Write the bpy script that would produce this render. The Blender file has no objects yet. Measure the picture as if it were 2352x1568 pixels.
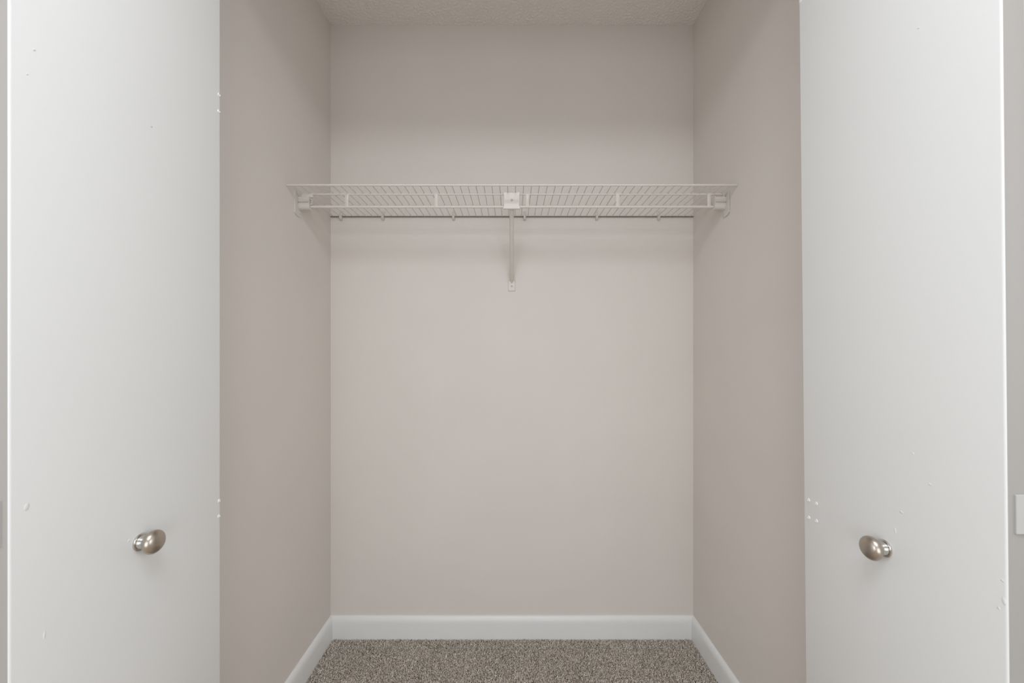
import bpy, bmesh, math, random
import numpy as np
from mathutils import Vector, Matrix
from mathutils import noise as mnoise

random.seed(7)
rng = np.random.default_rng(7)
S = bpy.context.scene
C = S.collection
PI = math.pi

# ------------------------------------------------------------------ camera
F = 915.0                       # focal length in pixels of the 2352 px wide frame (14 mm on a 36 mm sensor)
CAM_Y, CAM_Z = -1.591, 1.142    # the back wall of the closet is y = 0, the carpet top is z = 0
cam = bpy.data.cameras.new('camera')
cam.sensor_width = 36.0
cam.lens = 36.0 * F / 2352
cam.shift_y = 21 / 2352
cam.clip_start = 0.02
cam.dof.use_dof = True
cam.dof.focus_distance = 1.45
cam.dof.aperture_fstop = 6.7
cam_o = bpy.data.objects.new('camera', cam)
C.objects.link(cam_o)
cam_o.location = (0, CAM_Y, CAM_Z)
cam_o.rotation_euler = (PI / 2, 0, 0)
S.camera = cam_o

# ------------------------------------------------------------------ world, lights, exposure
w = bpy.data.worlds.new('world')
S.world = w
w.use_nodes = True
w.node_tree.nodes['Background'].inputs[0].default_value = (0.80, 0.86, 1.0, 1)
w.node_tree.nodes['Background'].inputs[1].default_value = 0.0


def area(name, loc, size, power, target, color=(1, 1, 1), shape='RECTANGLE', size_y=None):
    d = bpy.data.lights.new(name, 'AREA')
    d.shape = shape
    d.size = size
    if size_y:
        d.size_y = size_y
    d.energy = power
    d.color = color
    o = bpy.data.objects.new(name, d)
    C.objects.link(o)
    o.location = loc
    o.rotation_euler = (Vector(target) - Vector(loc)).to_track_quat('-Z', 'Y').to_euler()
    return o


# the bedroom's ceiling lamp behind the camera, plus an unseen fill added low at the rear
area('ceiling_lamp_light', (0.0, -1.92, 2.40), 0.8, 20.0, (0.0, -1.92, 0), (0.885, 0.93, 0.975), 'RECTANGLE', 0.8)
area('rear_fill_light', (0.0, -3.4, 1.0), 2.2, 24.5, (0, 0, 1.05), (0.88, 0.925, 0.985), 'RECTANGLE', 1.5)
for q in (-1, 1):  # unseen fills added at both sides to lift doors and side walls
    area('side_fill_light', (q * 1.85, -1.9, 1.5), 1.2, 15.2, (-q * 0.7, -0.7, 1.5), (0.88, 0.925, 0.985), 'RECTANGLE', 1.2)

S.view_settings.view_transform = 'Standard'
S.view_settings.look = 'None'
S.view_settings.gamma = 1.0
S.view_settings.use_curve_mapping = False
S.view_settings.exposure = 0.0
S.cycles.max_bounces = 10
S.cycles.diffuse_bounces = 6

# ------------------------------------------------------------------ materials


def srgb(r, g, b):
    f = lambda c: (c / 255 / 12.92) if c / 255 <= 0.04045 else ((c / 255 + 0.055) / 1.055) ** 2.4
    return (f(r), f(g), f(b), 1)


def mat(name, col, rough=0.6, metal=0.0, spec=0.5):
    m = bpy.data.materials.new(name)
    m.use_nodes = True
    b = m.node_tree.nodes['Principled BSDF']
    b.inputs['Base Color'].default_value = col
    b.inputs['Roughness'].default_value = rough
    b.inputs['Metallic'].default_value = metal
    b.inputs['Specular IOR Level'].default_value = spec
    return m


def bump(m, scale, strength, dist, detail=3, kind='noise'):
    n = m.node_tree.nodes
    l = m.node_tree.links
    tc = n.new('ShaderNodeTexCoord')
    t = n.new('ShaderNodeTexNoise')
    t.inputs['Scale'].default_value = scale
    t.inputs['Detail'].default_value = detail
    bp = n.new('ShaderNodeBump')
    bp.inputs['Strength'].default_value = strength
    bp.inputs['Distance'].default_value = dist
    l.new(tc.outputs['Object'], t.inputs['Vector'])
    l.new(t.outputs['Fac'], bp.inputs['Height'])
    l.new(bp.outputs['Normal'], n['Principled BSDF'].inputs['Normal'])
    return m


def mottle(m, col, scale, amount):
    """slight blotchiness of the paint film itself"""
    n = m.node_tree.nodes
    l = m.node_tree.links
    tc = n.new('ShaderNodeTexCoord')
    t = n.new('ShaderNodeTexNoise')
    t.inputs['Scale'].default_value = scale
    t.inputs['Detail'].default_value = 4
    r = n.new('ShaderNodeValToRGB')
    r.color_ramp.elements[0].position = 0.35
    r.color_ramp.elements[1].position = 0.65
    r.color_ramp.elements[0].color = tuple(c * (1 - amount) for c in col[:3]) + (1,)
    r.color_ramp.elements[1].color = tuple(min(1, c * (1 + amount)) for c in col[:3]) + (1,)
    l.new(tc.outputs['Object'], t.inputs['Vector'])
    l.new(t.outputs['Fac'], r.inputs['Fac'])
    l.new(r.outputs['Color'], n['Principled BSDF'].inputs['Base Color'])
    return m


GREIGE = srgb(222, 216, 210)
M_wall = bump(mottle(mat('greige_wall_paint', GREIGE, 0.62, 0, 0.35), GREIGE, 3.0, 0.012), 260, 0.18, 0.0006)
M_ceil = bump(mat('textured_ceiling_paint', srgb(232, 226, 221), 0.9, 0, 0.2), 230, 0.35, 0.002, 4)
M_room = mat('bedroom_wall_paint', srgb(222, 221, 219), 0.7)
WHITE = srgb(228, 229, 228)
M_door = bump(mottle(mat('white_door_paint', WHITE, 0.42, 0, 0.4), WHITE, 2.2, 0.010), 420, 0.10, 0.0006, 4)
M_edge = bump(mat('grey_door_edge', srgb(157, 154, 150), 0.6, 0, 0.3), 300, 0.1, 0.0005)
M_trim = bump(mat('white_trim_paint', srgb(232, 233, 232), 0.34, 0, 0.5), 60, 0.10, 0.0008)
M_hinge = mat('painted_hinge', srgb(178, 177, 174), 0.45, 0, 0.4)
M_wire = mat('white_vinyl_coating', srgb(220, 214, 207), 0.38, 0, 0.5)
M_plastic = mat('white_bracket_plastic', srgb(214, 209, 202), 0.45, 0, 0.5)
M_screw = mat('painted_steel_screw', srgb(196, 189, 180), 0.4, 0.0, 0.5)
M_rail_shade = mat('shade_toned_wire', srgb(122, 113, 104), 0.6)  # contact shade under the back rail, put into the wire's colour
M_nickel = bump(mat('brushed_nickel', srgb(186, 176, 165), 0.30, 1.0), 900, 0.05, 0.0003)
M_chrome = mat('polished_nickel', srgb(205, 203, 200), 0.14, 1.0)
M_base = mat('carpet_backing', srgb(172, 160, 147), 0.95, 0, 0.1)


def carpet_mat():
    m = mat('carpet_yarn', srgb(150, 138, 124), 0.9, 0, 0.1)
    n = m.node_tree.nodes
    l = m.node_tree.links
    g = n.new('ShaderNodeNewGeometry')
    r = n.new('ShaderNodeValToRGB')
    e = r.color_ramp.elements
    e[0].position = 0.0
    e[0].color = srgb(160, 147, 133)
    e[1].position = 1.0
    e[1].color = srgb(250, 243, 234)
    a = r.color_ramp.elements.new(0.35)
    a.color = srgb(204, 193, 180)
    b = r.color_ramp.elements.new(0.7)
    b.color = srgb(228, 219, 208)
    l.new(g.outputs['Random Per Island'], r.inputs['Fac'])
    l.new(r.outputs['Color'], n['Principled BSDF'].inputs['Base Color'])
    return m


M_carpet = carpet_mat()

# ------------------------------------------------------------------ helpers


def obj(name, bm, m, parent=None, smooth=False, kind=None, label=None, cat=None):
    me = bpy.data.meshes.new(name)
    bmesh.ops.recalc_face_normals(bm, faces=bm.faces)
    bm.to_mesh(me)
    bm.free()
    if smooth:
        me.polygons.foreach_set('use_smooth', [True] * len(me.polygons))
        me.set_sharp_from_angle(angle=math.radians(40))
    o = bpy.data.objects.new(name, me)
    C.objects.link(o)
    me.materials.append(m)
    if parent:
        o.parent = parent
        o.matrix_parent_inverse = parent_world(parent).inverted()
    if kind:
        o['kind'] = kind
    if label:
        o['label'] = label
    if cat:
        o['category'] = cat
    return o


def parent_world(p):
    m = Matrix.LocRotScale(p.location, p.rotation_euler, p.scale)
    if p.parent:
        m = parent_world(p.parent) @ p.matrix_parent_inverse @ m
    return m


def thing(name, loc, label, cat, group=None, kind=None):
    o = bpy.data.objects.new(name, None)
    C.objects.link(o)
    o.empty_display_size = 0.05
    o.location = loc
    o['label'] = label
    o['category'] = cat
    if group:
        o['group'] = group
    if kind:
        o['kind'] = kind
    return o


def box(bm, x0, x1, y0, y1, z0, z1, bevel=0.0, seg=2):
    vs = [bm.verts.new((x, y, z)) for x in (x0, x1) for y in (y0, y1) for z in (z0, z1)]
    fs = [(0, 1, 3, 2), (4, 6, 7, 5), (0, 4, 5, 1), (2, 3, 7, 6), (0, 2, 6, 4), (1, 5, 7, 3)]
    faces = [bm.faces.new([vs[i] for i in f]) for f in fs]
    if bevel:
        es = list({e for f in faces for e in f.edges})
        bmesh.ops.bevel(bm, geom=es, offset=bevel, segments=seg, affect='EDGES', profile=0.5)


def loft(bm, rings, cap=True):
    """rings: lists of equally many points"""
    R = [[bm.verts.new(p) for p in r] for r in rings]
    n = len(R[0])
    for a, b in zip(R, R[1:]):
        for i in range(n):
            bm.faces.new((a[i], a[(i + 1) % n], b[(i + 1) % n], b[i]))
    if cap:
        bm.faces.new(R[0])
        bm.faces.new(R[-1])


def tube(bm, pts, r, n=8):
    """round bar along a polyline"""
    pts = [Vector(p) for p in pts]
    rings = []
    for i, p in enumerate(pts):
        a = pts[max(i - 1, 0)]
        b = pts[min(i + 1, len(pts) - 1)]
        d = (b - a).normalized()
        up = Vector((0, 0, 1)) if abs(d.z) < 0.9 else Vector((0, 1, 0))
        s = d.cross(up).normalized()
        t = s.cross(d)
        rings.append([p + (s * math.cos(2 * PI * k / n) + t * math.sin(2 * PI * k / n)) * r for k in range(n)])
    loft(bm, rings)


def lathe(bm, prof, origin, axis, n=32):
    """prof: (distance along axis, radius)"""
    o = Vector(origin)
    ax = Vector(axis).normalized()
    s = ax.cross(Vector((0, 0, 1)) if abs(ax.z) < 0.9 else Vector((0, 1, 0))).normalized()
    t = s.cross(ax)
    loft(bm, [[o + ax * d + (s * math.cos(2 * PI * k / n) + t * math.sin(2 * PI * k / n)) * max(r, 1e-5)
               for k in range(n)] for d, r in prof])


def extrude_profile(bm, prof, f0, f1):
    """prof: 2-D points; f0, f1 map a 2-D point to the two ends"""
    loft(bm, [[f0(p) for p in prof], [f1(p) for p in prof]])


# ------------------------------------------------------------------ the setting
HW = 0.724            # half the inner width of the closet
CH = 2.441            # ceiling height
Y_IN, Y_OUT = -0.755, -0.865   # the two faces of the wall that holds the opening
JAMB = 0.655
HEAD = 2.20
RX, RY = 1.9, -3.5    # bedroom half width and rear wall

bm = bmesh.new()
box(bm, -RX - .1, RX + .1, RY - .1, .1, -.12, -.010)
floor = obj('floor', bm, M_base, kind='structure', label='beige brown carpet floor of the closet', cat='floor')


# carpet pile: each tuft a short leaning twisted yarn
def carpet(x0, x1, y0, y1, step):
    nx, ny = int((x1 - x0) / step), int((y1 - y0) / step)
    gx, gy = np.meshgrid(np.arange(nx), np.arange(ny))
    n = nx * ny
    px = x0 + (gx.ravel() + .5 + rng.uniform(-.55, .55, n)) * step
    py = y0 + (gy.ravel() + .5 + rng.uniform(-.55, .55, n)) * step
    px = np.clip(px, x0 + .002, x1 - .002)
    py = np.clip(py, y0 + .002, y1 - .003)
    h = rng.uniform(.0085, .0125, n)
    # pile leans in drifting swirls
    swirl = np.sin(px * 23 + 2 * np.sin(py * 17)) * 1.3 + np.cos(py * 29 + px * 11)
    ang = swirl + rng.normal(0, 1.8, n)
    lean = rng.uniform(.0030, .0095, n)
    r = rng.uniform(.0012, .0018, n)
    rot = rng.uniform(0, 2 * PI, n)
    V = np.zeros((n, 7, 3), np.float32)
    for k in range(3):
        a = rot + k * 2 * PI / 3
        V[:, k, 0] = px + np.cos(a) * r
        V[:, k, 1] = py + np.sin(a) * r
        V[:, k, 2] = -.0105
        b = a + .9
        V[:, 3 + k, 0] = px + np.cos(ang) * lean * .4 + np.cos(b) * r * 1.15
        V[:, 3 + k, 1] = py + np.sin(ang) * lean * .4 + np.sin(b) * r * 1.15
        V[:, 3 + k, 2] = h * .72 - .010
    V[:, 6, 0] = px + np.cos(ang) * lean
    V[:, 6, 1] = py + np.sin(ang) * lean
    V[:, 6, 2] = h - .010
    V[:, :, 1] = np.minimum(V[:, :, 1], y1 - .0005)
    V[:, :, 0] = np.clip(V[:, :, 0], x0, x1)
    pat = np.array([(0, 1, 4), (0, 4, 3), (1, 2, 5), (1, 5, 4), (2, 0, 3), (2, 3, 5), (3, 4, 6), (4, 5, 6), (5, 3, 6)])
    idx = (np.arange(n)[:, None, None] * 7 + pat[None]).reshape(-1)
    me = bpy.data.meshes.new('carpet_pile')
    me.vertices.add(n * 7)
    me.vertices.foreach_set('co', V.reshape(-1))
    nf = n * 9
    me.loops.add(nf * 3)
    me.loops.foreach_set('vertex_index', idx.astype(np.int32))
    me.polygons.add(nf)
    me.polygons.foreach_set('loop_start', np.arange(0, nf * 3, 3, dtype=np.int32))
    me.update(calc_edges=True)
    me.materials.append(M_carpet)
    o = bpy.data.objects.new('carpet_pile', me)
    C.objects.link(o)
    o.parent = floor
    o['kind'] = 'stuff'
    return o


carpet(-HW + .012, HW - .012, Y_OUT - .02, -.012, .0031)

# walls of the closet
bm = bmesh.new()
box(bm, -HW - .1, HW + .1, 0, .1, -.12, CH + .1)
obj('wall_back', bm, M_wall, kind='structure', label='greige back wall of the closet behind the wire shelf', cat='wall')
for s, nm in ((-1, 'left'), (1, 'right')):
    bm = bmesh.new()
    a, b = sorted((s * HW, s * (HW + .1)))
    box(bm, a, b, Y_IN, 0, -.12, CH + .1)
    obj('wall_' + nm, bm, M_wall, kind='structure', label=f'greige {nm} side wall of the closet', cat='wall')

# the wall that holds the opening, with its header
bm = bmesh.new()
for s in (-1, 1):
    a, b = sorted((s * JAMB, s * RX))
    box(bm, a, b, Y_OUT, Y_IN, -.12, CH + .05)
box(bm, -JAMB, JAMB, Y_OUT, Y_IN, HEAD, CH + .05)
obj('wall_front', bm, M_wall, kind='structure', label='greige wall around the closet opening with its header', cat='wall')
bm = bmesh.new()
box(bm, -JAMB, JAMB, -.825, -.795, HEAD - .022, HEAD, .002)
obj('trim_1', bm, M_trim, kind='structure', label='white folding door track under the header', cat='trim')

# bedroom shell behind the camera
for nm, q in (('wall_room_left', (-RX - .1, -RX, RY, Y_OUT)), ('wall_room_right', (RX, RX + .1, RY, Y_OUT)),
              ('wall_room_rear', (-RX - .1, RX + .1, RY - .1, RY))):
    bm = bmesh.new()
    box(bm, *q, -.12, CH + .05)
    obj(nm, bm, M_room, kind='structure', label='pale bedroom ' + nm.split('_')[-1] + ' wall behind the camera', cat='wall')

# ceiling: a stippled sheet over the closet, plain over the bedroom
bm = bmesh.new()
st = .0023
nx, ny = int(2 * HW / st), int(-Y_IN / st)
grid = []
for j in range(ny + 1):
    row = []
    for i in range(nx + 1):
        x = -HW + 2 * HW * i / nx
        y = Y_IN - Y_IN * j / ny
        a = mnoise.noise(Vector((x * 130, y * 130, 3.1)))
        b = mnoise.noise(Vector((x * 290, y * 290, 9.7)))
        row.append(bm.verts.new((x, y, CH - .0026 * max(0, a + .1) - .0016 * b)))
    grid.append(row)
for j in range(ny):
    for i in range(nx):
        bm.faces.new((grid[j][i], grid[j][i + 1], grid[j + 1][i + 1], grid[j + 1][i]))
box(bm, -RX - .1, RX + .1, RY - .1, .1, CH + .006, CH + .1)
obj('ceiling', bm, M_ceil, smooth=True, kind='structure', label='stippled greige closet ceiling', cat='ceiling')

# baseboards with a rounded top
BH, BT = .086, .0135
prof = [(0, -.02), (BT, -.02), (BT, BH - .026), (BT - .0008, BH - .018), (BT - .0025, BH - .011), (BT - .0055, BH - .0045),
        (BT - .009, BH - .001), (BT - .0115, BH), (0, BH)]
bm = bmesh.new()
extrude_profile(bm, prof, lambda p: (-HW, -p[0], p[1]), lambda p: (HW, -p[0], p[1]))
obj('baseboard_back', bm, M_trim, smooth=True, kind='structure', label='white baseboard along the closet back wall', cat='baseboard')
for s, nm in ((-1, 'left'), (1, 'right')):
    bm = bmesh.new()
    # the far end is mitred into the back board
    extrude_profile(bm, prof, lambda p: (s * (HW - p[0]), Y_IN, p[1]), lambda p: (s * (HW - p[0]), -p[0], p[1]))
    obj('baseboard_' + nm, bm, M_trim, smooth=True, kind='structure', label=f'white baseboard along the closet {nm} wall', cat='baseboard')

# ------------------------------------------------------------------ folding doors
PT = .028                         # panel thickness
LEAN = math.radians(.57)          # the right door leans a little towards the middle


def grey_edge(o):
    """the folded edge that faces the bedroom gets a darker grey"""
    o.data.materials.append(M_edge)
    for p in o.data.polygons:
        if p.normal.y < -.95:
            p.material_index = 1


def make_door(s, nm, X, z_face_near, z_far):
    """s = -1 left, 1 right; X = distance of the visible face from the camera axis"""
    yn, yf = CAM_Y + z_face_near, CAM_Y + z_far
    root = thing('door_' + ('1' if s < 0 else '2'), (s * X, (yn + yf) / 2, CAM_Z),
                 f'white folding closet door on the {nm}, folded open, with a nickel knob', 'door', kind='structure')

    def face_pt(px, py):
        z = CAM_Z
        for _ in range(4):
            xx = X - (math.tan(LEAN) * (z - CAM_Z) if s > 0 else 0)
            d = xx * F / abs(px - 1176)
            z = CAM_Z - (py - 805) / F * d
        return Vector((s * X, CAM_Y + d, z))

    # the two panels, folded back to back
    bm = bmesh.new()
    a, b = sorted((s * X, s * (X + PT)))
    box(bm, a, b, yn, yf, .012, 2.178, .003, 3)
    lead = obj('door_panel', bm, M_door, root, smooth=True)
    grey_edge(lead)
    bm = bmesh.new()
    a, b = sorted((s * (X + PT + .003), s * (X + 2 * PT + .003)))
    box(bm, a, b, yn, yf, .012, 2.178, .003, 3)
    grey_edge(obj('door_panel', bm, M_door, root, smooth=True))

    # hinges across the folded edges
    zc = .943 if s < 0 else .951
    hh = .027 if s < 0 else .023
    for z in (zc - .74, zc, zc + .74):
        h_bm = bmesh.new()
        a, b = sorted((s * (X + .0085), s * (X + PT + .0015 - .004)))
        box(h_bm, a, b, yn - .0022, yn + .0008, z - hh, z + hh, .0006, 1)
        a, b = sorted((s * (X + PT + .0015 + .004), s * (X + 2 * PT - .0055)))
        box(h_bm, a, b, yn - .0022, yn + .0008, z - hh, z + hh, .0006, 1)
        h = obj('hinge', h_bm, M_hinge, root)
        k_bm = bmesh.new()
        c = s * (X + PT + .0015)
        tube(k_bm, [(c, yn - .003, z - hh), (c, yn - .003, z + hh)], .0042, 12)
        obj('hinge_knuckle', k_bm, M_hinge, h, smooth=True)

    # knob
    kp = face_pt(322, 1244) if s < 0 else face_pt(2032, 1258)
    ax = (-s, 0, 0)
    bm = bmesh.new()
    lathe(bm, [(.0082, .0080), (.0095, .0088), (.0115, .0108), (.0138, .0136), (.0160, .0158), (.0185, .0174), (.0210, .0180),
               (.0235, .0176), (.0260, .0162), (.0284, .0136), (.0302, .0102), (.0312, .0062), (.0316, .0028), (.0317, .0002)], kp, ax, 40)
    knob = obj('knob', bm, M_nickel, root, smooth=True)
    bm = bmesh.new()
    lathe(bm, [(-.001, .0005), (-.001, .0128), (.0020, .0132), (.0030, .0122), (.0032, .0104), (.0052, .0098), (.0074, .0088),
               (.0092, .0084), (.0092, .0005)], kp, ax, 40)
    obj('knob_base', bm, M_chrome, knob, smooth=True, label='polished metal knob base ring')

    # painted-over screw heads near the free edge
    spots = [(503, 218), (502.5, 256), (503, 1150), (502.5, 1185)] if s < 0 else [(1857.5, 1148), (1875, 1156), (1858, 1188), (1875.5, 1196)]
    for px, py in spots:
        p = face_pt(px, py)
        bm = bmesh.new()
        lathe(bm, [(-.0005, .0036), (.0006, .0034), (.0013, .0026), (.0013, .0020), (.0002, .0008), (.0002, .0001)], p, ax, 14)
        obj('screw_head', bm, M_door, lead, smooth=True)
    # nicks and drips in the paint
    chips = ([(61, 1164, 7, 9), (102, 1458, 3, 10), (348, 291, 2, 2), (78, 114, 4, 3), (296, 1241, 3, 3), (62, 170, 3, 2)] if s < 0 else
             [(2303, 1333, 5, 3), (2306, 1380, 5, 9), (2294, 1396, 4, 4), (2056, 1219, 3, 7), (2097, 1041, 3, 3), (2136, 1112, 5, 3),
              (2071, 1176, 5, 3), (1838, 3, 3, 4), (2110, 64, 3, 2)])
    for px, py, wx, hy in chips:
        p = face_pt(px, py)
        d = p.y - CAM_Y
        ry, rz = wx * d * d / (F * X), hy * d / F
        bm = bmesh.new()
        bmesh.ops.create_icosphere(bm, subdivisions=2, radius=1)
        for v in bm.verts:
            n_ = 1 + .35 * mnoise.noise(v.co * 1.7 + Vector((px, py, 0)))
            v.co = Vector((v.co.x * .00045, v.co.y * ry * n_, v.co.z * rz * n_ + v.co.y * rz * .3)) + p
        obj('paint_chip', bm, M_door if wx > 2 else M_screw, lead, smooth=True)

    if s > 0:
        root.rotation_euler = (0, -LEAN, 0)
    return root


make_door(-1, 'left', .579, .4580, .7915)
make_door(1, 'right', .5765, .4655, .7915)

# ------------------------------------------------------------------ wire shelf
DZ = CAM_Z + .531                # centre of the deck's cross rails
Y_F, Y_2, Y_M, Y_B = -.312, -.2395, -.130, -.0085
ROD_Z = CAM_Z + .4875
shelf = thing('wire_shelf', (0, Y_B, DZ), 'white wire closet shelf with hanging rod spanning the back wall', 'shelf')


def bar(name, x0, x1, y, z, r, n=10, parent=shelf, m=None):
    bm = bmesh.new()
    tube(bm, [(x0, y, z), (x1, y, z)], r, n)
    return obj(name, bm, m or M_wire, parent, smooth=True)


bar('front_rail', -HW + .001, HW - .001, Y_F, DZ, .0032)
bar('deck_rail', -HW + .012, HW - .0115, Y_2, DZ - .001, .0034)
bar('deck_rail', -HW + .003, HW - .003, Y_M, DZ, .0028)
bar('back_rail', -HW + .002, HW - .002, Y_B + .004, DZ + .0026, .0022, m=M_rail_shade)
bar('hanging_rod', -HW + .0425, HW - .0425, Y_2, ROD_Z, .0042, 12)
bm = bmesh.new()
tube(bm, [(0, Y_F - .0026, DZ + .0020), (0, Y_F - .0015, DZ + .0032), (0, Y_F + .004, DZ + .0032), (0, Y_2, DZ + .0032),
          (0, Y_M, DZ + .0032), (0, Y_B - .004, DZ + .0042), (0, Y_B + .003, DZ + .0036)], .0015, 8)
wire0 = obj('deck_wire', bm, M_wire, shelf, smooth=True)
wires = [wire0]
for i in range(56):
    x = (i - 27.5) * .0258
    if i:
        wire0_c = wire0.copy()
        C.objects.link(wire0_c)
        wires.append(wire0_c)
for i, o in enumerate(wires):
    o.location.x = (i - 27.5) * .0258 - .001


# straps that hang the rod from the deck
def strap(px):
    x = (px - 1176) / 677
    bm = bmesh.new()
    y0 = Y_2 - .0042
    pts = [(Y_2 + .001, DZ + .0028), (y0 + .001, DZ + .0020), (y0 - .0008, DZ - .003), (y0 - .0012, DZ - .012),
           (y0 - .0012, ROD_Z + .010), (y0 - .0010, ROD_Z + .001), (y0 + .0012, ROD_Z - .0028)]
    hw_ = .0060
    rings = []
    for y, z in pts:
        k = 1.12 if abs(z - DZ) < .005 or abs(z - ROD_Z) < .005 else 1
        rings.append([(x - hw_ * k, y + .0016, z), (x - hw_ * .6 * k, y, z), (x + hw_ * .6 * k, y, z), (x + hw_ * k, y + .0016, z),
                      (x + hw_ * k, y + .0030, z), (x - hw_ * k, y + .0030, z)])
    loft(bm, rings)
    return obj('rod_strap', bm, M_wire, shelf, smooth=True)


for px in (797, 1002, 1211.5, 1418.5, 1628):
    strap(px)


# clips that pin the back rail to the wall
def clip(px):
    x = (px - 1176) / 576
    bm = bmesh.new()
    zc = DZ + .001
    prof = [(-.0002, .024), (-.003, .024), (-.0055, .017), (-.006, .009), (-.0125, .0048), (-.0160, .000), (-.0150, -.0050),
            (-.0110, -.0095), (-.0060, -.0135), (-.0002, -.0135)]
    rings = []
    for dx, k in ((-.0048, .86), (-.0034, 1), (.0034, 1), (.0048, .86)):
        rings.append([(x + dx, y * k, zc + z * k) for y, z in prof])
    loft(bm, rings)
    c = obj('wall_clip', bm, M_plastic, shelf, smooth=True)
    bm = bmesh.new()
    lathe(bm, [(0, .0021), (.0012, .0019), (.0016, .0010), (.0017, .0001)], (x, -.0042, zc + .0165), (0, -1, 0), 12)
    obj('nail_head', bm, M_screw, c, smooth=True)


for px in (784, 880, 1042, 1205, 1370, 1512):
    clip(px)


# ------------------------------------------------------------------ end brackets on the side walls
def end_bracket(s, nm):
    root = thing('shelf_end_bracket', (s * HW, Y_2, ROD_Z),
                 f'white plastic bracket on the {nm} closet wall holding the shelf rod end', 'bracket', 'shelf end brackets')
    X = lambda u: s * (HW - u)
    # wall plate: a tall narrow strip with a rounded tab at its foot
    bm = bmesh.new()
    pl = [(-.0285, .4610), (-.0280, .5280), (-.0250, .5330), (-.0165, .5330), (-.0130, .5280), (-.0120, .4800), (.0020, .4800),
          (.0070, .4760), (.0100, .4690), (.0098, .4610), (.0060, .4550), (-.0020, .4525), (-.0120, .4530), (-.0230, .4560)]
    pl = [(Y_2 + a, CAM_Z + b) for a, b in pl]
    u0 = .0012 if s > 0 else 0.0
    loft(bm, [[(X(u0), *p) for p in pl], [(X(.0042), *p) for p in pl]])
    obj('wall_plate', bm, M_plastic, root)
    # socket: closed above, round below, with a groove along its front
    yf, yb = Y_2 - .0115, Y_2 + .0115
    zt, zb = DZ - .0125, ROD_Z - .0118
    zg = CAM_Z + .500
    prof = [(yb, zt), (yf + .002, zt), (yf, zt - .002), (yf, zg + .0016), (yf - .0012, zg + .0014), (yf - .0012, zg + .0002), (yf + .0020, zg - .0002),
            (yf + .0020, zg - .0016), (yf, zg - .0024)]
    for k in range(9):
        a = math.radians(180 + 180 * k / 8)
        prof.append((Y_2 + .0115 * math.cos(a), zb + .0115 + .0115 * math.sin(a)))
    bm = bmesh.new()
    loft(bm, [[(X(.003), *p) for p in prof], [(X(.041), *p) for p in prof]])
    obj('socket', bm, M_plastic, root, smooth=True)
    # raised lip round the mouth of the socket
    bm = bmesh.new()
    cy, cz = Y_2, (zt + zb) / 2
    big = lambda p, k: (cy + (p[0] - cy) * (1 + .10 * k), cz + (p[1] - cz) * (1 + .045 * k))
    lp = [p for i, p in enumerate(prof) if i not in (4, 5, 6, 7)]
    loft(bm, [[(X(.0385), *big(p, 1)) for p in lp], [(X(.0420), *big(p, 1)) for p in lp]])
    obj('socket_lip', bm, M_plastic, root, smooth=True)
    # latch frame beyond the mouth (seen on the left one), saddle under the deck rail
    if s < 0:
        bm = bmesh.new()
        u0, u1, za, zb2 = .0425, .0505, ROD_Z + .0065, CAM_Z + .5110
        y = Y_2 - .006
        for a0, a1, b0, b1 in ((u0, u1, zb2 - .0014, zb2 + .0014), (u1 - .0028, u1, za + .0014, zb2 - .0014), (u0, u1, za - .0014, za + .0014)):
            box(bm, X(a0), X(a1), y - .002, y + .003, b0, b1)
        obj('latch_frame', bm, M_plastic, root)
    bm = bmesh.new()
    if s < 0:
        rings = []
        for u, h in ((.014, .002), (.018, .006), (.030, .0075), (.044, .0075), (.050, .005), (.054, .0015)):
            rings.append([(X(u), Y_2 - .0085, zt - .002), (X(u), Y_2 - .0085, zt + h), (X(u), Y_2 - .0070, zt + h + .003), (X(u), Y_2 - .0040, zt + h + .003), (X(u), Y_2 - .0040, zt - .002)])
        loft(bm, rings)
    else:
        box(bm, min(X(.003), X(.010)), max(X(.003), X(.010)), Y_2 - .005, Y_2 + .005, zt - .001, zt + .010, .0012, 2)
    obj('rail_saddle', bm, M_plastic, root, smooth=True)
    # screws: one below the socket, one above
    for y, z in ((Y_2 + .0025, CAM_Z + .4645), (Y_2 - .0165, CAM_Z + .5250)):
        bm = bmesh.new()
        lathe(bm, [(0, .0030), (.0010, .0027), (.0014, .0018), (.0008, .0012), (.0008, .0001)], (X(.0042), y, z), (-s, 0, 0), 14)
        obj('screw', bm, M_screw, root, smooth=True)
    return root


end_bracket(-1, 'left')
end_bracket(1, 'right')

# ------------------------------------------------------------------ diagonal support in the middle
BX = -.0012
br = thing('support_brace', (BX, 0, 1.40), 'white diagonal support pole from shelf front down to the back wall', 'brace')
yc = Y_2 - .0105
zA, zB = CAM_Z + .4765, CAM_Z + .5350
bm = bmesh.new()
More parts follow.
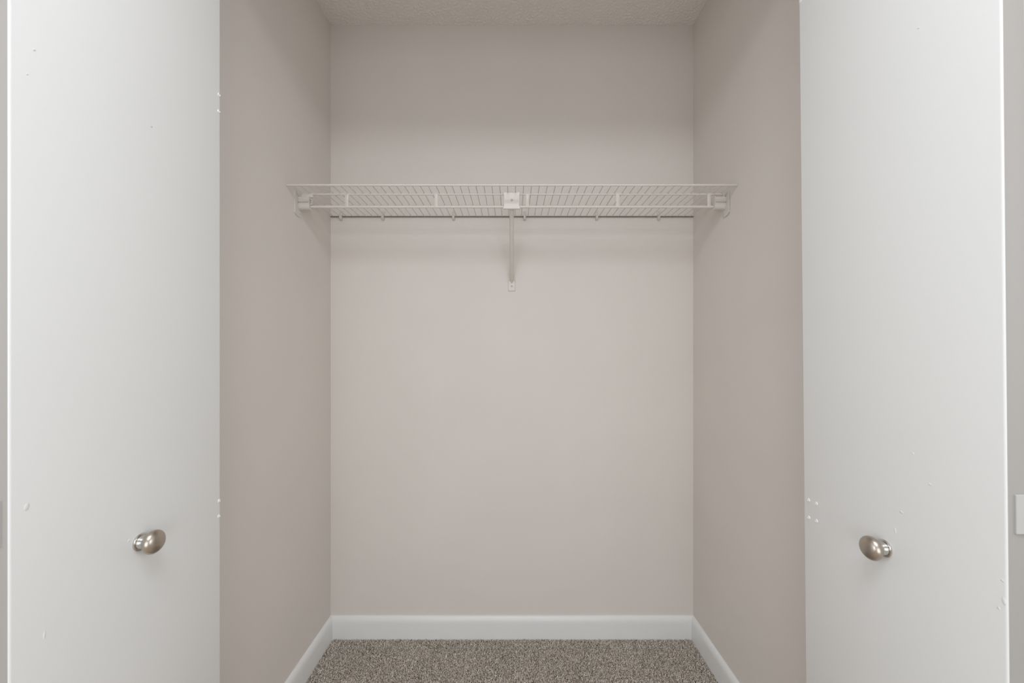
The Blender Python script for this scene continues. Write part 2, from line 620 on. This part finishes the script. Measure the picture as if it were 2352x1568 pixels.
# slightly pillowed front plate with tabs at its corners
def plate_ring(y, k):
    o = []
    h = .0262 * k
    zt_, zb_ = zA + (zB - zA) * .5 + .0285 * k, zA + (zB - zA) * .5 - .0285 * k
    for dx, z in ((-h, zb_ + .0085), (-h * 1.02, zb_ + .020), (-h, zt_ - .012), (-h * 1.06, zt_ - .006), (-h * 1.06, zt_), (-h * .78, zt_), (-h * .72, zt_ - .0020),
                  (h * .72, zt_ - .0020), (h * .78, zt_), (h * 1.06, zt_), (h * 1.06, zt_ - .006), (h, zt_ - .012), (h * 1.02, zb_ + .020), (h, zb_ + .0085),
                  (h * 1.07, zb_ + .006), (h * 1.09, zb_), (-h * 1.09, zb_), (-h * 1.07, zb_ + .006)):
        o.append((BX + dx, y, z))
    return o
loft(bm, [plate_ring(yc + .0055, 1), plate_ring(yc + .001, 1), plate_ring(yc - .0004, .965)])
box(bm, BX - .006, BX + .006, yc + .004, Y_2 + .012, zA + .0008, zA + .0040, .0006, 1)
obj('clamp_plate', bm, M_wire, br)
bm = bmesh.new()
zc = CAM_Z + .5065
lathe(bm, [(0, .0042), (.0010, .0040), (.0014, .0030), (.0006, .0016), (.0006, .0001)], (BX + .0004, yc - .0004, zc), (0, -1, 0), 18)
obj('screw', bm, M_screw, br, smooth=True)
# the pole: a tube, squashed and pointed at its foot
bm = bmesh.new()
path = [(-.2265, zA + .0080, .0076, .0076), (-.2210, zA + .0025, .0076, .0076), (-.1150, 1.5120, .0076, .0076), (-.0460, 1.4505, .0078, .0072), (-.0330, 1.4390, .0094, .0056),
        (-.0230, 1.4300, .0082, .0044), (-.0140, 1.4215, .0054, .0034), (-.0075, 1.4150, .0026, .0026), (-.0045, 1.4105, .0008, .0012)]
d = Vector((0, path[2][0] - path[0][0], path[2][1] - path[0][1])).normalized()
s_ = Vector((1, 0, 0))
t_ = s_.cross(d)
loft(bm, [[Vector((BX, y, z)) + s_ * rx * math.cos(2 * PI * k / 20) + t_ * ry * math.sin(2 * PI * k / 20) for k in range(20)] for y, z, rx, ry in path])
obj('pole', bm, M_wire, br, smooth=True)
bm = bmesh.new()
box(bm, BX - .0145, BX + .0145, -.0030, 0.0002, CAM_Z + .2375, CAM_Z + .281, .0028, 3)
foot = obj('foot_plate', bm, M_wire, br, smooth=True)
bm = bmesh.new()
lathe(bm, [(0, .0040), (.0010, .0038), (.0015, .0028), (.0007, .0015), (.0007, .0001)], (BX, -.0028, CAM_Z + .2565), (0, -1, 0), 18)
obj('screw', bm, M_screw, foot, smooth=True)
